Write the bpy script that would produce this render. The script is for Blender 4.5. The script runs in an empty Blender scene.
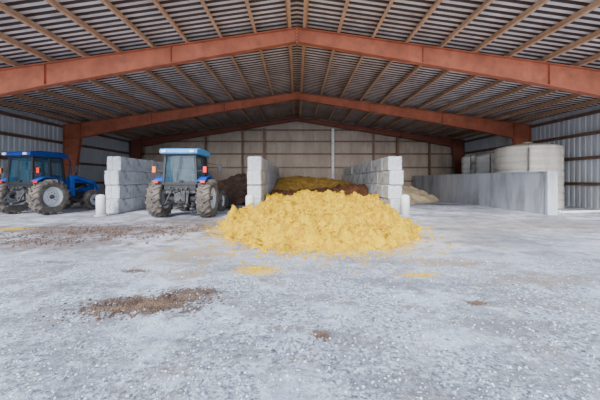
import bpy, math, random
from mathutils import Vector, Matrix, noise
random.seed(7)
C = bpy.context.scene.collection
F=290.0; H=1.4
def P(px,py):
    Y=H*F/(py-180.0); return ((px-297.0)*Y/F, Y)

# ---------------- materials ----------------
def lin(r,g,b):
    f=lambda c:((c/255)/12.92 if c/255<=0.04045 else ((c/255+0.055)/1.055)**2.4)
    return (f(r),f(g),f(b),1)
def mat(name,c1,c2=None,rough=0.7,metal=0.0,scale=4.0,bump=0.0,bscale=30.0,detail=6,c3=None,s3=30.0,alpha=1.0,stretch=None,lo=.52,hi=.72,k3=.7,bd=.05):
    m=bpy.data.materials.new(name); m.use_nodes=True
    nt=m.node_tree; N=nt.nodes; L=nt.links
    b=N['Principled BSDF']; b.inputs['Roughness'].default_value=rough; b.inputs['Metallic'].default_value=metal
    b.inputs['Alpha'].default_value=alpha
    tc=N.new('ShaderNodeTexCoord'); vec=tc.outputs['Object']
    if stretch:
        mp=N.new('ShaderNodeMapping'); mp.inputs['Scale'].default_value=stretch; L.new(vec,mp.inputs[0]); vec=mp.outputs[0]
    n=N.new('ShaderNodeTexNoise'); n.inputs['Scale'].default_value=scale; n.inputs['Detail'].default_value=detail
    n.inputs['Roughness'].default_value=0.65
    L.new(vec,n.inputs['Vector'])
    r=N.new('ShaderNodeValToRGB'); r.color_ramp.elements[0].position=0.35; r.color_ramp.elements[1].position=0.65
    r.color_ramp.elements[0].color=c1; r.color_ramp.elements[1].color=c2 or c1
    L.new(n.outputs[0],r.inputs[0]); col=r.outputs[0]
    if c3:
        n3=N.new('ShaderNodeTexNoise'); n3.inputs['Scale'].default_value=s3; n3.inputs['Detail'].default_value=7; n3.inputs['Roughness'].default_value=.65; L.new(vec,n3.inputs['Vector'])
        mr=N.new('ShaderNodeMapRange'); mr.inputs[1].default_value=lo; mr.inputs[2].default_value=hi; mr.inputs[4].default_value=k3; L.new(n3.outputs[0],mr.inputs[0])
        mx=N.new('ShaderNodeMixRGB'); mx.inputs[2].default_value=c3; L.new(mr.outputs[0],mx.inputs[0]); L.new(col,mx.inputs[1]); col=mx.outputs[0]
    L.new(col,b.inputs['Base Color'])
    if bump:
        nb=N.new('ShaderNodeTexNoise'); nb.inputs['Scale'].default_value=bscale; nb.inputs['Detail'].default_value=6; L.new(vec,nb.inputs['Vector'])
        bp=N.new('ShaderNodeBump'); bp.inputs['Strength'].default_value=bump; bp.inputs['Distance'].default_value=bd
        L.new(nb.outputs[0],bp.inputs['Height']); L.new(bp.outputs[0],b.inputs['Normal'])
    return m
RP=.26
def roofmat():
    # galvanised sheet, with rib shading painted in: recessed pans darker than the crowns
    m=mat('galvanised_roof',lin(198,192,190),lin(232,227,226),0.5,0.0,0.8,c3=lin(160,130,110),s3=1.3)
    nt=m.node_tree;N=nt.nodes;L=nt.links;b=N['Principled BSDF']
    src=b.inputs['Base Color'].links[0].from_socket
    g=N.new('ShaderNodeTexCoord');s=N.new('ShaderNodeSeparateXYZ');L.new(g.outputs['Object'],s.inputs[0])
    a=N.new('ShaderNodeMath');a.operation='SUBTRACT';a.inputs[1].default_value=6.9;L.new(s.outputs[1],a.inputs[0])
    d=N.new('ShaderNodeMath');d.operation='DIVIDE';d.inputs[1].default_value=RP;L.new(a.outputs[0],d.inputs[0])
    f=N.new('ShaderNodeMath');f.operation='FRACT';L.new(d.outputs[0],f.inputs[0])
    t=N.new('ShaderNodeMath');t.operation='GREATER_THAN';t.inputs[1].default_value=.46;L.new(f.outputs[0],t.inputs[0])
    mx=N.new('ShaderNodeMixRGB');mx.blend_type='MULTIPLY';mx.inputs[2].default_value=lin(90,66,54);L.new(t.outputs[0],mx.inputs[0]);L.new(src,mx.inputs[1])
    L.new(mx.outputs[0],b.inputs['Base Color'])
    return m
M={}
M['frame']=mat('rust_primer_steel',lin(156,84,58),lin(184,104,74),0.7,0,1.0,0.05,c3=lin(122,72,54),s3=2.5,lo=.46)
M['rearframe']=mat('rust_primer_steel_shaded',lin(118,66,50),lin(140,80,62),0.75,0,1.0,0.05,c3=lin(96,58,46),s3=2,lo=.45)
M['purlin']=mat('purlin_steel',lin(176,136,104),lin(198,160,128),0.6,0.0,2.0)
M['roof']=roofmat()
M['siding']=mat('light_siding',lin(190,193,198),lin(214,217,220),0.6,0.0,1.0,c3=lin(168,162,156),s3=2,stretch=(1,1,.3))
M['backsiding']=mat('tan_siding',lin(158,143,129),lin(180,165,151),0.65,0.0,1.0,c3=lin(134,116,101),s3=1.5,stretch=(1,1,.3))
M['girt']=mat('girt_steel',lin(112,86,70),lin(134,106,88),0.6,0.1,2)
M['block']=mat('block_concrete',lin(184,188,195),lin(214,217,222),0.9,0,1.0,0.6,14,c3=lin(112,106,100),s3=2.6,k3=.8,lo=.5)
M['concwall']=mat('poured_concrete',lin(166,171,179),lin(196,200,206),0.9,0,0.8,0.2,12,c3=lin(112,110,108),s3=1.5,stretch=(1,1,.22),lo=.48,k3=.8)
M['post']=mat('post_white',lin(214,216,220),lin(234,235,236),0.7,0,3,0.1,c3=lin(170,164,156),s3=5)
M['yellow']=mat('yellow_meal',lin(228,180,0),lin(246,204,0),0.95,0,2.2,1.0,36,c3=lin(196,142,0),s3=5,lo=.48,hi=.62,k3=.85,bd=.07)
M['yback']=mat('tan_meal',lin(146,112,44),lin(172,136,62),0.95,0,2.0,0.6,15)
M['brownfeed']=mat('brown_meal',lin(66,40,26),lin(122,76,42),0.95,0,2.0,0.8,15)
M['darkfeed']=mat('dark_feed',lin(60,44,38),lin(92,70,60),0.95,0,2.5,0.8,15)
M['tan']=mat('tan_sand',lin(192,170,136),lin(212,192,160),0.95,0,1.5,0.6,15)
M['dirt']=mat('brown_dirt',lin(70,54,46),lin(124,100,84),0.95,0,5,0.8,40)
M['stone']=mat('gravel',lin(116,121,136),lin(220,225,236),0.9,0,9,0.3,60,detail=1)
M['blue']=mat('tractor_blue',lin(10,72,172),lin(24,92,196),0.4,0,2,c3=lin(80,112,158),s3=4,lo=.48)
M['darkblue']=mat('roof_dark_blue',lin(8,48,116),lin(16,60,134),0.5,0,3)
M['lightblue']=mat('roof_blue',lin(60,144,216),lin(90,168,228),0.5,0,3)
M['black']=mat('black_plastic',lin(26,28,32),lin(40,42,46),0.55,0,5)
M['iron']=mat('dark_iron',lin(56,58,64),lin(84,84,88),0.6,0.1,6,c3=lin(124,110,98),s3=9)
M['tyre']=mat('dusty_rubber',lin(60,57,56),lin(122,113,104),0.9,0,4,0.2,40)
M['rim']=mat('rim_pale',lin(196,200,206),lin(222,224,228),0.5,0.0,6,c3=lin(150,140,126),s3=9)
M['glass']=mat('cab_glass',lin(36,74,94),lin(50,92,112),0.05,0,1,alpha=0.45)
M['amber']=mat('amber_lens',lin(255,110,0),lin(255,130,10),0.3)
M['red']=mat('red_lens',lin(220,10,8),lin(230,20,14),0.3)
M['lens']=mat('clear_lens',lin(225,228,230),lin(240,240,240),0.15)
M['tank']=mat('poly_tank',lin(200,193,180),lin(224,218,207),0.4,0,0.9,c3=lin(150,139,123),s3=1.5,stretch=(1,1,.2),lo=.46)
M['tanklight']=mat('poly_tank_pale',lin(226,223,216),lin(240,238,232),0.45,0,0.8,c3=lin(192,184,172),s3=1.2,stretch=(1,1,.25),lo=.5)
M['tankdark']=mat('tank_lid',lin(140,132,122),lin(166,158,148),0.6)

# ---------------- mesh builder ----------------
class MB:
    def __init__(s): s.v=[]; s.f=[]; s.sm=[]
    def add(s,vs,fs,smooth=False):
        o=len(s.v); s.v+=[tuple(v) for v in vs]; s.f+=[tuple(i+o for i in f) for f in fs]; s.sm+=[smooth]*len(fs); return s
    def box(s,c,d,rot=None):
        vs=[]
        for x in(-.5,.5):
            for y in(-.5,.5):
                for z in(-.5,.5):
                    v=Vector((x*d[0],y*d[1],z*d[2]))
                    if rot: v=rot@v
                    vs.append(v+Vector(c))
        return s.add(vs,[(0,1,3,2),(4,6,7,5),(0,4,5,1),(2,3,7,6),(0,2,6,4),(1,5,7,3)])
    def bar(s,a,b,w,h,up=(0,0,1)):
        a=Vector(a);b=Vector(b);d=(b-a).normalized();u=Vector(up)
        sd=d.cross(u)
        if sd.length<1e-4: sd=d.cross(Vector((1,0,0)))
        sd.normalize(); u=sd.cross(d).normalized()
        vs=[]
        for p in(a,b):
            for i,j in((-1,-1),(1,-1),(1,1),(-1,1)): vs.append(p+sd*(i*w/2)+u*(j*h/2))
        return s.add(vs,[(0,3,2,1),(4,5,6,7),(0,1,5,4),(1,2,6,5),(2,3,7,6),(3,0,4,7)])
    def cyl(s,a,b,r,r2=None,n=16,smooth=True):
        r2=r if r2 is None else r2
        a=Vector(a);b=Vector(b);d=(b-a).normalized()
        x=d.cross(Vector((0,0,1)))
        if x.length<1e-4: x=Vector((1,0,0))
        x.normalize(); y=d.cross(x)
        vs=[]
        for p,rr in((a,r),(b,r2)):
            for i in range(n):
                t=2*math.pi*i/n; vs.append(p+x*math.cos(t)*rr+y*math.sin(t)*rr)
        s.add(vs,[(i,(i+1)%n,n+(i+1)%n,n+i) for i in range(n)],smooth)
        o=len(s.v)-2*n
        s.f.append(tuple(o+i for i in reversed(range(n)))); s.f.append(tuple(o+n+i for i in range(n))); s.sm+=[False,False]
        return s
    def path(s,pts,r,n=10):
        for a,b in zip(pts,pts[1:]): s.cyl(a,b,r,n=n)
        return s
    def lathe(s,prof,axis='z',n=32,c=(0,0,0),closed=False,smooth=True):
        vs=[];k=len(prof)
        for i in range(n):
            t=2*math.pi*i/n
            for r,h in prof:
                if axis=='z': v=(r*math.cos(t),r*math.sin(t),h)
                else: v=(h,r*math.cos(t),r*math.sin(t))
                vs.append((v[0]+c[0],v[1]+c[1],v[2]+c[2]))
        fs=[]
        for i in range(n):
            j=(i+1)%n
            for q in range(k if closed else k-1):
                q2=(q+1)%k; fs.append((i*k+q,j*k+q,j*k+q2,i*k+q2))
        return s.add(vs,fs,smooth)
    def prism(s,poly,x0,x1,plane='yz'):
        n=len(poly);vs=[]
        for x in(x0,x1):
            for a,b in poly:
                vs.append((x,a,b) if plane=='yz' else ((a,x,b) if plane=='xz' else (a,b,x)))
        return s.add(vs,[tuple(range(n)),tuple(reversed(range(n,2*n)))]+[(i,n+i,n+(i+1)%n,(i+1)%n) for i in range(n)])
    def obj(s,name,m,parent=None,loc=(0,0,0),bevel=0,label=None,rot=0,fixn=True):
        me=bpy.data.meshes.new(name); me.from_pydata(s.v,[],s.f); me.update()
        for p,k in zip(me.polygons,s.sm): p.use_smooth=k
        if fixn:
            import bmesh
            bm=bmesh.new(); bm.from_mesh(me); bmesh.ops.recalc_face_normals(bm,faces=bm.faces); bm.to_mesh(me); bm.free()
        me.materials.append(M[m] if isinstance(m,str) else m)
        o=bpy.data.objects.new(name,me); C.objects.link(o); o.location=loc; o.rotation_euler[2]=rot
        if parent: o.parent=parent
        if bevel:
            b=o.modifiers.new('b','BEVEL'); b.width=bevel; b.segments=2; b.limit_method='ANGLE'
        if label: o['label']=label
        return o
def top(o,label,cat,group=None,kind=None):
    o['label']=label; o['category']=cat
    if group:o['group']=group
    if kind:o['kind']=kind
    return o
def empty(name,loc,rot=0):
    e=bpy.data.objects.new(name,None); e.empty_display_size=.3; C.objects.link(e); e.location=loc; e.rotation_euler[2]=rot; return e

# ---------------- floor ----------------
Y0=6.9; Y1=25.7; XW=14.6; RZ=7.08; SL=.141
def floor_mat():
    m=bpy.data.materials.new('ground_mix'); m.use_nodes=True; nt=m.node_tree;N=nt.nodes;L=nt.links
    b=N['Principled BSDF']; b.inputs['Roughness'].default_value=.85
    tc=N.new('ShaderNodeTexCoord'); V=tc.outputs['Object']
    def noi(sc,det=6,ro=.6,stretch=None):
        v=V
        if stretch:
            mp=N.new('ShaderNodeMapping'); mp.inputs['Scale'].default_value=stretch; L.new(V,mp.inputs[0]); v=mp.outputs[0]
        n=N.new('ShaderNodeTexNoise'); n.inputs['Scale'].default_value=sc;n.inputs['Detail'].default_value=det;n.inputs['Roughness'].default_value=ro;L.new(v,n.inputs['Vector']);return n.outputs[0]
    def ramp(x,a,ca,bb,cb):
        r=N.new('ShaderNodeValToRGB');e=r.color_ramp.elements;e[0].position=a;e[0].color=ca;e[1].position=bb;e[1].color=cb;L.new(x,r.inputs[0]);return r.outputs[0]
    def mix(f,a,c,t='MIX'):
        x=N.new('ShaderNodeMixRGB');x.blend_type=t
        if isinstance(f,(int,float)):x.inputs[0].default_value=f
        else:L.new(f,x.inputs[0])
        for k,q in((1,a),(2,c)):
            if isinstance(q,tuple):x.inputs[k].default_value=q
            else:L.new(q,x.inputs[k])
        return x.outputs[0]
    def mr(x,a,bb,c=0,d=1):
        n=N.new('ShaderNodeMapRange');n.interpolation_type='SMOOTHSTEP'
        n.inputs[1].default_value=a;n.inputs[2].default_value=bb;n.inputs[3].default_value=c;n.inputs[4].default_value=d;L.new(x,n.inputs[0]);return n.outputs[0]
    def math_(op,a,c):
        n=N.new('ShaderNodeMath');n.operation=op
        for k,q in((0,a),(1,c)):
            if isinstance(q,(int,float)):n.inputs[k].default_value=q
            else:L.new(q,n.inputs[k])
        return n.outputs[0]
    sep=N.new('ShaderNodeSeparateXYZ');L.new(V,sep.inputs[0])
    n1=noi(.5,6,.65);n2=noi(3,8,.75);n3=noi(20,8,.8);n4=noi(60,3,.7)
    slab=ramp(n1,.42,lin(166,168,180),.58,lin(222,227,242))
    slab=mix(mr(n2,.49,.62,0,.65),slab,lin(140,136,140))
    slab=mix(mr(n3,.50,.60,0,.4),slab,lin(116,113,122))
    # compacted grit: fine dark and light particles, several sizes
    grav=ramp(n3,.42,lin(66,73,94),.55,lin(214,223,242))
    grav=mix(mr(noi(9,8,.85),.49,.57,0,.75),grav,lin(86,91,110))
    vo=N.new('ShaderNodeTexVoronoi');vo.inputs['Scale'].default_value=48;L.new(V,vo.inputs['Vector'])
    hs=N.new('ShaderNodeSeparateColor');L.new(vo.outputs['Color'],hs.inputs[0])
    grav=mix(.34,grav,ramp(hs.outputs[1],.15,lin(64,68,84),.8,lin(240,245,255)))
    smooth=ramp(n2,.42,lin(180,190,214),.58,lin(230,239,255))
    smooth=mix(mr(n3,.49,.58,0,.4),smooth,lin(112,117,136))
    grav=mix(mr(noi(.9,8,.75),.50,.55,0,.8),grav,smooth)
    grav=mix(mr(noi(1.7,8,.75),.52,.60,0,.6),grav,lin(140,127,120))
    grav=mix(mr(noi(.45,8,.75,(.5,1.6,1)),.52,.58,0,.5),grav,lin(112,111,122))
    yb=math_('ADD',sep.outputs[1],math_('MULTIPLY',n1,3.0))
    col=mix(mr(yb,5.2,8.0),grav,slab)
    col=mix(mr(noi(.7,9,.75,(1,1.6,1)),.50,.57,0,.6),col,lin(124,121,130))
    def mask(cx,cy,rx,ry,k=.9,ns=None):
        s=N.new('ShaderNodeVectorMath');s.operation='SUBTRACT';L.new(V,s.inputs[0]);s.inputs[1].default_value=(cx,cy,0)
        t=N.new('ShaderNodeVectorMath');t.operation='DIVIDE';L.new(s.outputs[0],t.inputs[0]);t.inputs[1].default_value=(rx,ry,1)
        l=N.new('ShaderNodeVectorMath');l.operation='LENGTH';L.new(t.outputs[0],l.inputs[0])
        d=math_('ADD',l.outputs['Value'],math_('MULTIPLY',math_('SUBTRACT',ns or n2,.5),5.5))
        return mr(d,1.25,.3,0,k)
    n5=noi(1.6,9,.8)
    brown=lin(104,80,68); tanb=lin(160,136,108); yel=lin(224,178,10)
    for px,py,rx,ry,c,k,ns in [(110,230,4.0,1.3,brown,.8,n5),(40,243,2.4,.8,brown,.7,n5),(190,222,2.4,1.0,brown,.55,n5),(150,303,.62,.30,lin(84,64,54),.95,n2),(200,292,.3,.16,lin(84,64,54),.9,n2),
        (320,335,.1,.1,brown,.9,n2),(478,303,.12,.09,brown,.9,n2),(135,271,.2,.12,brown,.8,n2),(50,262,.35,.12,brown,.7,n2),
        (440,262,.9,.3,tanb,.7,n2),(520,225,3,1.4,tanb,.55,n5),(540,280,.9,.3,tanb,.5,n2),(190,255,.8,.7,tanb,.7,n2),(185,275,.4,.3,tanb,.7,n2)]:
        x,y=P(px,py); col=mix(mask(x,y,rx,ry,k,ns),col,c)
    col=mix(mask(.6,8.2,3.0,2.7,.8),col,yel)
    for px,py,rx,ry in [(258,270,.35,.26),(420,275,.25,.1),(12,229,.6,.25)]:
        x,y=P(px,py); col=mix(mask(x,y,rx,ry,.8,n3),col,yel)
    L.new(col,b.inputs['Base Color'])
    bp=N.new('ShaderNodeBump');bp.inputs['Strength'].default_value=.8;bp.inputs['Distance'].default_value=.04
    L.new(math_('ADD',n3,math_('MULTIPLY',n4,.5)),bp.inputs['Height']);L.new(bp.outputs[0],b.inputs['Normal'])
    return m
fl=MB(); fl.add([(-60,-40,0),(60,-40,0),(60,60,0),(-60,60,0)],[(0,1,2,3)])
o=fl.obj('floor',floor_mat(),fixn=False); o['kind']='structure'; o['label']='grey concrete and crushed gravel yard floor with stains'

# ---------------- shell ----------------
def ribs(a,b,pitch=.3,fl=.6):
    pts=[];t=a
    while t<b:
        pts+= [(t,0),(t+pitch*.5,0),(t+pitch*.62,1),(t+pitch*.88,1)]; t+=pitch
    pts.append((b,0)); return [p for p in pts if p[0]<=b]
r=MB()
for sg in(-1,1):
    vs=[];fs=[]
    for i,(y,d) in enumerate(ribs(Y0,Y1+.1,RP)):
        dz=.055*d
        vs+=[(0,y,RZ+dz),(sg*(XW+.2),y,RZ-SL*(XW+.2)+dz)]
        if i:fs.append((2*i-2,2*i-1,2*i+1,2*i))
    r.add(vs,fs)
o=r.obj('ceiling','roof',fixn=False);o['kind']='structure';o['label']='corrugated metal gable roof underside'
def sidewall(name,x,sg,m):
    b=MB();vs=[];fs=[]
    for i,(y,d) in enumerate(ribs(Y0,Y1,.3)):
        X=x+sg*.03*d; vs+=[(X,y,0),(X,y,RZ-SL*XW)]
        if i:fs.append((2*i-2,2*i-1,2*i+1,2*i))
    b.add(vs,fs);o=b.obj(name,m,fixn=False);o['kind']='structure';o['label']='light grey ribbed metal side wall'
sidewall('wall_left',-XW,-1,'siding');sidewall('wall_right',XW,1,'siding')
b=MB();vs=[];fs=[]
for i,(x,d) in enumerate(ribs(-XW,XW,.3)):
    Y=Y1+.015*d; vs+=[(x,Y,0),(x,Y,RZ-SL*abs(x))]
    if i:fs.append((2*i-2,2*i-1,2*i+1,2*i))
b.add(vs,fs);o=b.obj('wall_back','backsiding',fixn=False);o['kind']='structure';o['label']='tan ribbed metal end wall'

xs=[.3+1.22*i for i in range(12)]
for sg in(-1,1):
    for x in xs:
        X=sg*x; z=RZ-SL*x-.02
        b=MB()
        b.bar((X,Y0+.1,z-.11),(X,Y1-.05,z-.11),.015,.2).bar((X+sg*.035,Y0+.1,z-.02),(X+sg*.035,Y1-.05,z-.02),.07,.015).bar((X-sg*.045,Y0+.1,z-.205),(X-sg*.045,Y1-.05,z-.205),.1,.015)
        top(b.obj('roof_purlin','purlin'),'brownish steel roof purlin running under the metal roof','roof purlin','purlins under the roof')
for sg in(-1,1):
    for z in(1.2,2.5,3.7,4.7):
        b=MB();X=sg*(XW-.1);b.bar((X,Y0+.1,z),(X,Y1-.1,z),.015,.16).bar((X-sg*.04,Y0+.1,z+.07),(X-sg*.04,Y1-.1,z+.07),.09,.015).bar((X+sg*.03,Y0+.1,z-.07),(X+sg*.03,Y1-.1,z-.07),.07,.015)
        top(b.obj('wall_girt','girt'),'brown steel girt bolted along the metal side wall','wall girt','girts on the walls')
for z in(1.3,2.5,3.7,4.8,5.8):
    hx=min(XW-.3,(RZ-.4-z)/SL)
    b=MB();Y=Y1-.1;b.bar((-hx,Y,z),(hx,Y,z),.015,.14).bar((-hx,Y-.04,z+.06),(hx,Y-.04,z+.06),.07,.015)
    top(b.obj('wall_girt','girt'),'brown steel girt across the tan end wall','wall girt','girts on the walls')
for px in(133,205,242,264,333,374,398,430):
    X=(px-297)*25.3/F; b=MB(); zt=RZ-.75-SL*abs(X)
    w_=.2 if px in(264,333,398) else .12
    b.bar((X,Y1-.32,0),(X,Y1-.32,zt),.015,.22,up=(0,1,0)).bar((X,Y1-.43,0),(X,Y1-.43,zt),w_,.02,up=(0,1,0)).bar((X,Y1-.21,0),(X,Y1-.21,zt),w_,.02,up=(0,1,0))
    b.box((X,Y1-.32,.01),(.3,.3,.02))
    top(b.obj('end_wall_post','girt' if px!=333 else 'post'),'steel I section post standing against the end wall' if px!=333 else 'pale painted steel post standing against the end wall','steel post','end wall posts')
def frame(y,fm='frame',kd=1.0):
    e=empty('steel_portal_frame',(0,y,0))
    tz=lambda x:6.83-SL*x
    dep=lambda x:kd*(.50+.034*x if x<10 else .84+(x-10)*.08)
    for sg in(-1,1):
        b=MB(); X=[0.02,3,6,9,11,12.3,13.4]
        poly=[(sg*x,tz(x)) for x in X]+[(sg*x,tz(x)-dep(x)) for x in reversed(X)]
        b.prism(poly,-.008,.008,'xz')
        for p,q in zip(X,X[1:]):
            b.bar((sg*p,0,tz(p)-.012),(sg*q,0,tz(q)-.012),.24,.025)
            b.bar((sg*p,0,tz(p)-dep(p)+.012),(sg*q,0,tz(q)-dep(q)+.012),.24,.025)
        b.box((sg*.02,0,tz(0)-.27*kd),(.03,.24,.6*kd))
        for x in(4.5,9):b.box((sg*x,0,tz(x)-dep(x)/2),(.015,.2,dep(x)-.02))
        b.obj('rafter',fm,e)
        b=MB(); zt=tz(14.4); zh=tz(13.4)-dep(13.4)
        b.prism([(sg*14.42,0),(sg*14.42,zt),(sg*13.42,tz(13.42)),(sg*13.42,zh),(sg*13.95,0)],-.008,.008,'xz')
        b.bar((sg*14.42,0,0),(sg*14.42,0,zt),.24,.025,up=(1,0,0)).bar((sg*13.95,0,0),(sg*13.42,0,zh),.24,.025,up=(1,0,0))
        b.bar((sg*13.42,0,zh),(sg*13.42,0,tz(13.42)),.24,.025,up=(1,0,0)).bar((sg*13.42,0,zh),(sg*14.42,0,zh),.22,.02)
        b.bar((sg*13.42,0,tz(13.42)),(sg*14.42,0,zt),.24,.025)
        b.obj('column',fm,e)
        b=MB();b.box((sg*14.18,0,.0125),(.7,.34,.025))
        for dx in(-.25,.25):
            for dy in(-.12,.12):b.cyl((sg*14.18+dx,dy,.02),(sg*14.18+dx,dy,.08),.018,n=6)
        b.obj('base_plate','iron',e)
    top(e,'rust red primed steel portal frame spanning the shed','steel frame','portal frames of the shed')
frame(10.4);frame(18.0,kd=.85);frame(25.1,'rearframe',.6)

# ---------------- block walls ----------------
import bmesh
def blockmesh(L,seed):
    b=MB()
    w=.3
    prof=[(-w,0),(-w,L),(-.07,L),(-.045,L-.03),(.045,L-.03),(.07,L),(w,L),(w,0),(.07,0),(.045,.03),(-.045,.03),(-.07,0)]
    b.prism(prof,0,.598,'xy')
    o=b.obj('tmp','block'); me=o.data; bpy.data.objects.remove(o)
    # knock the arrises and corners about so every casting reads chipped
    bm=bmesh.new();bm.from_mesh(me)
    bmesh.ops.bevel(bm,geom=[e for e in bm.edges if len(e.link_faces)==2 and e.calc_face_angle(0)>.9],offset=.036,segments=1,affect='EDGES')
    bmesh.ops.triangulate(bm,faces=[f for f in bm.faces if len(f.verts)>4])
    bmesh.ops.subdivide_edges(bm,edges=[e for e in bm.edges if e.calc_length()>.3],cuts=5,use_grid_fill=True)
    for v in bm.verts:
        zc=v.co.z;k=noise.noise(v.co*5+Vector((seed*7,0,0)))
        if .001<zc<.595:
            v.co.x-= (1 if v.co.x>0 else -1)*abs(k)*.03
            if v.co.y<.1: v.co.y+=abs(k)*.04
        elif zc>=.595 and abs(v.co.x)>.23: v.co.z-=abs(k)*.04
    bm.normal_update();bm.to_mesh(me);bm.free()
    return me
mF=[blockmesh(1.78,k) for k in range(3)];mH=[blockmesh(.88,k) for k in range(3,5)]
def block(x,y,z,me):
    o=bpy.data.objects.new('concrete_block',random.choice(me));C.objects.link(o)
    o.location=(x+random.uniform(-.02,.02),y+.005,z);
    top(o,'pale grey stackable concrete block in a bay divider wall','concrete block','concrete blocks of the bay dividers')
for xc in(-7.73,-1.79,4.14):
    for c in range(4):
        z=.6*c; y=12.0+[0,.14,.04,.2][c]
        if c%2: block(xc,y,z,mH); y+=.9
        while y+1.8<=24.7: block(xc,y,z,mF); y+=1.8
        if y+.9<=24.7: block(xc,y,z,mH)
b=MB();b.box((10.2,18.35,.86),(.3,13.5,1.72))
b.box((10.2,18.35,1.735),(.36,13.5,.05));b.box((10.2,11.62,.86),(.4,.12,1.72))
top(b.obj('concrete_bunker_wall','concwall',bevel=.01),'low grey poured concrete bunker wall in front of the tanks','concrete wall')
b=MB();b.cyl((10.9,12.05,.055),(14.2,12.7,.055),.055,n=14);b.cyl((10.82,12.03,.075),(10.95,12.06,.075),.075,n=14)
top(b.obj('drain_pipe','post'),'pale plastic pipe lying on the floor by the wall','pipe')
for px in(101,250,405):
    X=(px-297)*11.3/F
    e=empty('bollard',(X,11.3,0))
    b=MB();b.lathe([(0.001,.84),(.08,.83),(.15,.79),(.17,.74),(.17,0),(.001,0)],n=24);b.obj('post','post',e)
    b=MB();b.lathe([(.17,.05),(.22,.04),(.24,0),(.16,0)],n=24);b.obj('base_collar','concwall',e)
    top(e,'short white painted concrete bollard guarding a divider wall','bollard','bollards before the dividers')

# ---------------- piles ----------------
def nz(x,y,s,a,seed=0): return noise.noise(Vector((x*s,y*s,seed)))*a
def heap(name,m,x0,x1,y0,y1,n,fn,label,cat,lump=.08,seed=0,clods=0,cs=(.03,.1)):
    b=MB();nx=n;ny=int(n*(y1-y0)/(x1-x0));vs=[];fs=[]
    def full(x,y):
        h=fn(x,y)
        g=max(0,min(1,h/.12))
        return h+g*(nz(x,y,1.1,lump*2.6,seed)+nz(x,y,2.4,lump*2.8,seed+5)+abs(nz(x,y,4.0,lump*2.8,seed+9))-lump*.5+abs(nz(x,y,11,lump*1.4,seed+3)))
    for j in range(ny+1):
        for i in range(nx+1):
            x=x0+(x1-x0)*i/nx;y=y0+(y1-y0)*j/ny
            vs.append((x,y,full(x,y)))
    for j in range(ny):
        for i in range(nx):
            q=[j*(nx+1)+i,j*(nx+1)+i+1,(j+1)*(nx+1)+i+1,(j+1)*(nx+1)+i]
            if max(vs[k][2] for k in q)>0.0: fs.append(tuple(q))
    use={};v2=[];f2=[]
    for f in fs:
        t=[]
        for k in f:
            if k not in use:
                use[k]=len(v2);v=vs[k];v2.append((v[0],v[1],max(v[2],-.01)))
            t.append(use[k])
        f2.append(tuple(t))
    b.add(v2,f2,True)
    k=0
    while k<clods:
        x=random.uniform(x0,x1);y=random.uniform(y0,y1);h=full(x,y)
        if h<.02: continue
        k+=1;s=random.uniform(*cs)*(.5+random.random()**3)
        vv=[]
        for d in((1,0,0),(0,1,0),(-1,0,0),(0,-1,0),(0,0,1),(0,0,-1)):
            vv.append((x+d[0]*s*random.uniform(.6,1.2)+random.uniform(-.3,.3)*s,y+d[1]*s*random.uniform(.6,1.2),h+s*.25+d[2]*s*random.uniform(.5,.8)))
        b.add(vv,[(0,1,4),(1,2,4),(2,3,4),(3,0,4),(1,0,5),(2,1,5),(3,2,5),(0,3,5)],False)
    o=b.obj(name,m,fixn=False)
    top(o,label,cat,kind='stuff');return o
def sst(a,b,x):
    t=max(0,min(1,(x-a)/(b-a)));return t*t*(3-2*t)
def hy(x,y):
    w=nz(x,y,.9,.38,3)+nz(x,y,2.2,.34,6)+nz(x,y,5,.22,2)
    cx=.58 if y<9 else .58+.5*sst(9,12,y); rx=2.9
    ax=abs(x-cx)/rx; ay=max(0,(10.2-y))/4.4
    d=(ax**2.5+ay**2.5)**(1/2.5)+w*.3
    inb=(y>11.9 and -1.42<x<3.78)
    if d>1:h=-.05
    else:
        h=1.0*(1-d)**.75
        cap=.70-.02*abs(x-.6)-.05*max(0,9.5-y)
        if h>cap*.6: h=cap*.6+(cap*.4)*(1-math.exp(-(h-cap*.6)/(cap*.4)))
    if y>11.9 and not inb: return -.05
    if inb: h=max(h,.58*sst(11.9,13.6,y))
    return h
heap('yellow_feed_pile','yellow',-2.8,4.3,5.4,14.36,280,hy,'loose bright yellow ground meal heaped out of the centre bay','feed pile',lump=.09,clods=8000,cs=(.012,.06))
def hb(x,y):
    if not(-1.42<x<3.78):return -.05
    return .52+.16*sst(14.4,16,y)+.34*sst(.4,2.5,x)*sst(14.4,16,y)
heap('brown_feed_pile','brownfeed',-1.42,3.78,14.38,16.4,90,hb,'coarse rust brown feed layer between the block walls','feed pile',lump=.07,seed=4)
def hc(x,y):
    if not(-1.42<x<3.78):return -.05
    return .78+.85*sst(16.4,22.5,y)*(1-.12*abs(x-.2))
heap('tan_meal_pile','yback',-1.42,3.78,16.42,24.8,90,hc,'yellow tan meal pile deep inside the block bay','feed pile',lump=.05,seed=8)
def cone(cx,cy,h,rx,ry):
    def f(x,y):
        d=math.hypot((x-cx)/rx,(y-cy)/ry)+nz(x,y,.7,.15,2)
        v=h*(1-d);return min(v,h*.9) if v>0 else -.05
    return f
heap('sand_pile','tan',4.5,9.95,15.5,24.9,90,cone(5.8,21.6,1.9,4.2,4.6),'pale tan sandy feed heap beside the low concrete wall','feed pile',lump=.04,seed=11)
heap('dark_feed_pile','darkfeed',-7.4,-2.12,15.8,24.9,80,cone(-3.6,19.5,2.0,3.8,4.0),'dark brown mulch heap behind the parked tractor','feed pile',lump=.06,seed=13)

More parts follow.
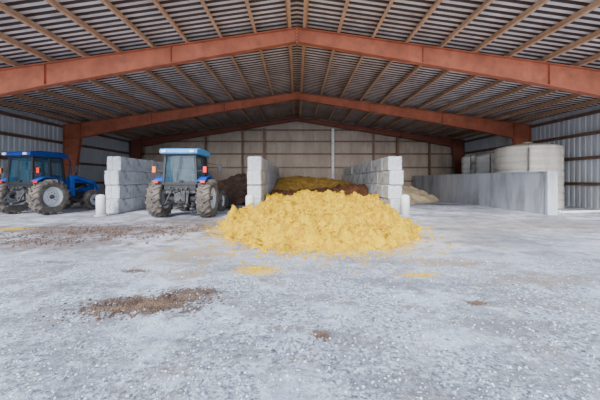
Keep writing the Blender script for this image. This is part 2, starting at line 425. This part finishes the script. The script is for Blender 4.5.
def chunks(name,m,pts,label,cat):
    b=MB()
    for x,y,s in pts:
        z=s*.25; a=random.uniform(0,6.28);vs=[]
        for k in range(5):
            t=a+k*1.2566; q=s*random.uniform(.35,.62);vs.append((x+q*math.cos(t),y+q*math.sin(t),z*random.uniform(.2,.9)))
        vs.append((x,y,z+s*random.uniform(.15,.4)))
        vs+= [(v[0],v[1],-.002) for v in vs[:5]]
        fs=[(k,(k+1)%5,5) for k in range(5)]+[(6+k,6+(k+1)%5,(k+1)%5,k) for k in range(5)]
        b.add(vs,fs)
    return top(b.obj(name,m,fixn=False),label,cat,kind='stuff')
def gauss(px,py,rx,ry,n,s0,s1,ang=0):
    cx,cy=P(px,py);out=[]
    for _ in range(n):
        a=random.gauss(0,.45)*rx;bb=random.gauss(0,.45)*ry
        out.append((cx+a*math.cos(ang)-bb*math.sin(ang),cy+a*math.sin(ang)+bb*math.cos(ang),random.uniform(s0,s1)))
    return out
pts=[]
for _ in range(9000):
    y=1.5+3.8*random.random()**1.2; pts.append((random.uniform(-1.15,1.15)*y,y,random.choice([.006,.008,.010,.014,.022])*random.uniform(.7,1.2)))
chunks('loose_gravel','stone',pts,'scattered crushed gravel over the yard','gravel')
chunks('spilled_dirt','dirt',gauss(148,304,.75,.28,2000,.006,.036,.25)+gauss(196,291,.3,.12,400,.006,.024),'clumped brown dirt scattered on the gravel','dirt')
chunks('spilled_dirt','dirt',[p for p in gauss(110,232,4.0,1.2,1600,.01,.06,.1)+gauss(60,242,2,.6,500,.01,.05) if p[0]<-2.8 and noise.noise(Vector((p[0]*1.2,p[1]*1.2,3)))>-.15],'brown debris trail strewn across the concrete near the tractors','dirt')
for a in((320,335,.12,.1,200),(478,303,.14,.08,140),(135,271,.2,.1,160)):
    chunks('spilled_dirt','dirt',gauss(*a,.006,.02),'small brown dirt clump on the ground','dirt')
pts=[]
for _ in range(4200):
    t=random.uniform(math.pi*.98,math.pi*2.02);q=1+abs(random.gauss(0,.12))-.03
    pts.append((.6+2.65*q*math.cos(t),10+4.0*q*math.sin(t),random.uniform(.012,.07)))
chunks('spilled_feed','yellow',[p for p in pts if p[1]<11.1],'yellow crumbs fallen around the meal heap','spilled feed')
for a in((258,270,.4,.25,420),(420,275,.3,.1,160),(12,229,.6,.25,200)):
    chunks('spilled_feed','yellow',gauss(*a,.008,.028),'thin patch of spilled yellow meal','spilled feed')

# ---------------- tanks ----------------
def tank(x,y,R,h,lab,tm='tank'):
    e=empty('storage_tank',(x,y,0))
    prof=[(.001,0),(R,0)]
    hs=h-.34;k=8
    for i in range(k):
        z=.05+hs*i/k;dz=hs/k
        prof+=[(R,z),(R,z+dz*.80),(R-.035,z+dz*.86),(R-.035,z+dz*.94)]
    prof+=[(R,hs+.05),(R-.03,hs+.10),(R*.9,hs+.16),(R*.7,hs+.23),(R*.45,hs+.29),(R*.25,hs+.31),(.001,hs+.32)]
    b=MB();b.lathe(prof,n=48);o=b.obj('tank_body',tm,e)
    b=MB();b.lathe([(.001,hs+.44),(.22,hs+.42),(.24,hs+.38),(.24,hs+.26),(.001,hs+.26)],n=24);b.obj('lid','tankdark',e)
    b=MB();b.cyl((R*.6,0,hs+.15),(R*.6,0,hs+.42),.06);b.obj('vent','tankdark',e)
    b=MB();b.path([(-R*.6,-R*.86,.3),(-R*.6,-R*.86,hs-.1),(-R*.5,-R*.7,hs+.22)],.035);b.obj('pipe','tankdark',e)
    top(e,lab,'tank','liquid storage tanks')
tank(12.2,15.4,1.46,3.32,'large cream ribbed plastic tank behind the low concrete wall')
tank(12.62,18.9,.84,3.15,'medium pale plastic tank standing beside the larger tank','tanklight')
tank(13.0,21.6,.66,3.3,'smaller pale plastic tank at the end of the row','tanklight')

# ---------------- tractors ----------------
def wheel(e,x,y,R,W,name):
    sg=1 if x>0 else -1
    w=empty(name,(x,y,R));w.parent=e
    Ri=R*.56
    prof=[(Ri,-W*.42),(Ri+.03,-W*.46),(R*.78,-W*.5),(R*.90,-W*.47),(R*.93,-W*.38),(R*.935,0),(R*.93,W*.38),(R*.90,W*.47),(R*.78,W*.5),(Ri+.03,W*.46),(Ri,W*.42)]
    b=MB();b.lathe(prof,'x',40,closed=True)
    nl=18 if R>.6 else 16
    for i in range(nl):
        for s in(-1,1):
            t=2*math.pi*(i+(.5 if s>0 else 0))/nl
            r0=R*.962
            a=Vector((s*W*.02,math.cos(t)*r0,math.sin(t)*r0));t2=t-.2
            c=Vector((s*W*.46,math.cos(t2)*r0*.985,math.sin(t2)*r0*.985))
            rad=Vector((0,math.cos(t-.1),math.sin(t-.1)))
            b.bar(a,c,.05,R*.09,up=rad)
            d=Vector((s*W*.5,math.cos(t2-.03)*R*.82,math.sin(t2-.03)*R*.82));b.bar(c,d,.045,R*.06,up=rad)
    b.obj('tyre','tyre',w)
    b=MB()
    b.lathe([(Ri+.01,-W*.44),(Ri+.01,-W*.38),(Ri-.03,-W*.34),(Ri-.05,0),(Ri-.03,W*.34),(Ri+.01,W*.38),(Ri+.01,W*.44)],'x',32)
    b.lathe([(Ri-.04,sg*W*.05),(Ri*.75,sg*W*.1),(Ri*.55,sg*W*.2),(Ri*.35,sg*W*.22),(.001,sg*W*.22)],'x',32)
    b.obj('rim','rim',w)
    b=MB();b.cyl((sg*W*.05,0,0),(sg*W*.34,0,0),Ri*.25,Ri*.2,16)
    for i in range(8):
        t=i*math.pi/4;b.cyl((sg*W*.18,math.cos(t)*Ri*.42,math.sin(t)*Ri*.42),(sg*W*.26,math.cos(t)*Ri*.42,math.sin(t)*Ri*.42),.018,n=6)
    b.obj('hub','iron',w)
def tractor(x,y,rot,roofmat,label):
    e=empty('tractor',(x,y,0),rot)
    for s in(-1,1):
        wheel(e,s*.89,0,.72,.48,'rear_wheel'); wheel(e,s*.8,2.1,.47,.3,'front_wheel')
    b=MB();b.box((0,.3,.8),(.5,1.3,.5)).box((0,1.7,.78),(.4,1.7,.36)).cyl((-.7,0,.72),(.7,0,.72),.13).box((0,-.32,.82),(.36,.2,.4)).cyl((0,-.4,.68),(0,-.52,.68),.04)
    b.box((0,-.2,.98),(1.1,.35,.12));b.obj('chassis','iron',e,bevel=.02)
    b=MB();b.bar((-.7,2.1,.47),(.7,2.1,.47),.13,.13).bar((0,1.95,.6),(0,2.3,.6),.3,.2);b.obj('front_axle','iron',e,bevel=.01)
    b=MB()
    b.prism([(1.0,.96),(1.0,1.52),(1.4,1.53),(2.1,1.47),(2.55,1.36),(2.68,1.22),(2.7,.85),(2.2,.8),(1.6,.92)],-.33,.33);b.obj('hood','blue',e,bevel=.06)
    b=MB();b.box((0,2.71,1.05),(.5,.03,.36))
    for i in range(6):b.box((0,2.735,.92+i*.055),(.46,.02,.015))
    for s in(-1,1):b.box((s*.335,1.9,1.15),(.02,.7,.22))
    b.obj('grille','black',e,bevel=.005)
    for s in(-1,1):
        b=MB();b.box((s*.18,2.735,1.26),(.13,.03,.09));b.obj('headlight','lens',e,bevel=.01)
    zt=2.33
    bt={'rl':(-.60,-.42),'rr':(.60,-.42),'ml':(-.65,.25),'mr':(.65,.25),'fl':(-.55,.98),'fr':(.55,.98)}
    tp={'rl':(-.54,-.36),'rr':(.54,-.36),'ml':(-.58,.25),'mr':(.58,.25),'fl':(-.50,.82),'fr':(.50,.82)}
    z0={'rl':1.25,'rr':1.25,'ml':.9,'mr':.9,'fl':.9,'fr':.9}
    cab=empty('cab',(0,0,0));cab.parent=e
    b=MB()
    for k in bt:b.bar((*bt[k],z0[k]),(*tp[k],zt),.085,.085,up=(0,1,0))
    for p,q in(('rl','rr'),('ml','rl'),('mr','rr'),('fl','ml'),('fr','mr'),('fl','fr')):
        b.bar((*bt[p],max(z0[p],1.0)),(*bt[q],max(z0[q],1.0)),.06,.07);b.bar((*tp[p],zt),(*tp[q],zt),.06,.08)
    b.bar((-.6,-.41,1.3),(.6,-.41,1.3),.05,.07)
    b.obj('cab_frame','black',cab,bevel=.008)
    def pane(p,q,zp=None):
        m=MB();a0=zp or 1.03
        P0=Vector((*bt[p],a0));P1=Vector((*bt[q],a0));P2=Vector((*tp[q],zt-.02));P3=Vector((*tp[p],zt-.02))
        m.add([P0,P1,P2,P3],[(0,1,2,3)]);m.obj('cab_window','glass',cab,fixn=False)
    pane('rl','rr',1.33);pane('ml','rl',1.3);pane('mr','rr',1.3);pane('fl','ml');pane('fr','mr');pane('fl','fr',1.5)
    b=MB();b.prism([(-.55,2.34),(-.6,2.4),(-.55,2.52),(-.2,2.57),(.7,2.57),(1.0,2.5),(1.05,2.4),(1.0,2.34)],-.68,.68);b.obj('cab_roof',roofmat,cab,bevel=.05)
    b=MB();b.box((0,.28,.93),(1.2,1.3,.06));b.obj('cab_floor','black',cab,bevel=.01)
    b=MB();b.box((0,-.4,1.16),(1.15,.05,.24));b.obj('rear_panel','black',cab,bevel=.01)
    b=MB();b.path([(-.1,-.47,1.36),(.05,-.47,2.2)],.012,6);b.box((.05,-.46,1.36),(.12,.06,.06));b.obj('rear_wiper','black',cab)
    s_=empty('seat',(0,-.02,0));s_.parent=cab
    b=MB();b.box((0,.0,1.22),(.48,.46,.14)).box((0,-.22,1.52),(.46,.12,.58)).box((0,0,1.05),(.28,.3,.2));b.obj('seat_cushion','black',s_,bevel=.04)
    b=MB()
    f=lambda a:Vector((.19*math.cos(a),.62+.19*math.sin(a)*.8,1.55+.19*math.sin(a)*.5))
    for i in range(20):
        t=i*math.pi/10;b.cyl(f(t),f(t+math.pi/10),.014,n=6)
    b.cyl((0,.62,1.55),(0,.82,1.15),.025).box((0,.85,1.25),(.4,.14,.55));b.obj('steering_wheel','black',cab)
    for s in(-1,1):
        b=MB();b.bar((s*.55,.95,2.1),(s*1.02,1.0,2.0),.025,.025).box((s*1.06,1.0,1.88),(.18,.04,.3));b.obj('mirror','black',cab,bevel=.01)
        b=MB();b.box((s*.5,-.61,2.43),(.16,.06,.09));b.obj('work_light','lens',cab,bevel=.01)
    for s in(-1,1):
        b=MB();n=10;R=.8;pts=[]
        for i in range(n+1):
            t=math.radians(52+96*i/n);pts.append((-R*math.cos(t),.72+R*math.sin(t)))
        for (a,c),(a2,c2) in zip(pts,pts[1:]):b.bar((s*.78,a,c),(s*.78,a2,c2),.32,.03)
        b.prism(pts,s*.615,s*.635)
        b.obj('fender','blue',e)
        b=MB();b.box((s*.84,-.5,1.33),(.18,.05,.09));b.obj('tail_light','red',e,bevel=.01)
        b=MB();b.bar((s*.58,-.4,1.72),(s*.88,-.42,1.76),.025,.025).box((s*.92,-.43,1.78),(.1,.06,.2));b.obj('lamp_arm','black',e)
        b=MB();b.box((s*.92,-.47,1.78),(.13,.03,.22));b.obj('marker_lamp','amber' if s<0 else 'red',e,bevel=.01)
    b=MB()
    for s in(-1,1):
        b.bar((s*.22,-.3,.62),(s*.42,-1.0,.5),.035,.07).bar((s*.3,-.35,1.1),(s*.38,-.75,.56),.03,.04).bar((s*.22,-.3,1.1),(s*.31,-.6,1.12),.04,.05).cyl((s*.38,-1.0,.5),(s*.48,-1.0,.5),.045)
    b.bar((0,-.4,1.0),(0,-.95,.95),.04,.04).bar((0,-.2,.4),(0,-.85,.4),.09,.04)
    for k in range(4):b.cyl((-.24+.16*k,-.4,1.08),(-.24+.16*k,-.5,1.08),.03,n=8)
    b.obj('hitch','iron',e)
    b=MB();b.path([(.42,1.3,1.3),(.42,1.3,2.25),(.42,1.2,2.35)],.035);b.cyl((.42,1.3,1.45),(.42,1.3,1.95),.065);b.obj('exhaust_pipe','iron',e)
    for s in(-1,1):
        b=MB();
        for i in range(3):b.box((s*.72,.85,.45+i*.2),(.26,.25,.025))
        b.bar((s*.84,.74,.43),(s*.84,.74,.9),.02,.02).bar((s*.84,.96,.43),(s*.84,.96,.9),.02,.02);b.obj('step','black',e)
    ld=empty('front_loader',(0,0,0));ld.parent=e
    for s in(-1,1):
        b=MB()
        b.bar((s*.5,1.35,.7),(s*.5,1.3,1.62),.1,.16,up=(0,1,0)).bar((s*.25,1.4,.75),(s*.5,1.4,.75),.14,.14)
        b.bar((s*.5,1.3,1.58),(s*.5,2.5,1.25),.08,.15).bar((s*.5,2.45,1.28),(s*.5,3.1,.35),.08,.14)
        if s<0:b.bar((-.5,2.75,.85),(.5,2.75,.85),.09,.09)
        b.obj('loader_arm','blue',ld,bevel=.01)
        b=MB();b.cyl((s*.5,1.42,.95),(s*.5,2.0,1.15),.045).cyl((s*.5,2.0,1.15),(s*.5,2.4,1.25),.025)
        b.obj('hydraulic_cylinder','iron',ld)
    b=MB();pr=[(3.1,.65),(3.08,.12),(3.15,.04),(3.75,.02),(3.75,.05),(3.2,.09),(3.13,.16),(3.14,.65)]
    b.prism(pr,-.95,.95)
    for s in(-1,1):b.prism([(3.1,.65),(3.08,.12),(3.15,.04),(3.75,.02),(3.3,.55)],s*.95,s*.92)
    b.obj('bucket','iron',ld)
    top(e,label,'tractor')
tractor(-10.9,11.9,-.18,'darkblue','blue tractor with dark glass cab and pale wheel rims')
tractor(-4.25,10.95,0.0,'lightblue','blue tractor with light blue cab roof')

# ---------------- light / world / camera ----------------
w=bpy.data.worlds.new('World');bpy.context.scene.world=w;w.use_nodes=True
bg=w.node_tree.nodes['Background'];bg.inputs[0].default_value=(.68,.82,1,1);bg.inputs[1].default_value=2.0
def sun(n,e,ang,el,az,col):
    sd=bpy.data.lights.new(n,'SUN');sd.energy=e;sd.angle=math.radians(ang);sd.color=col
    so=bpy.data.objects.new(n,sd);C.objects.link(so);so.rotation_euler=(math.radians(90-el),0,math.radians(az));so.location=(0,-10,10)
sun('sun',5.2,15,38,-18,(1,.985,.97))
sun('low_fill_sun',2.7,35,10,-6,(1,.98,.96))  # second low sun, added as fill to brighten the shed interior
cd=bpy.data.cameras.new('camera');cd.sensor_width=36;cd.lens=F/600*36;cd.shift_y=-20/600;cd.shift_x=3/600;cd.clip_end=300
co=bpy.data.objects.new('camera',cd);C.objects.link(co);co.location=(0,0,H);co.rotation_euler=(math.radians(90),0,0)
bpy.context.scene.camera=co
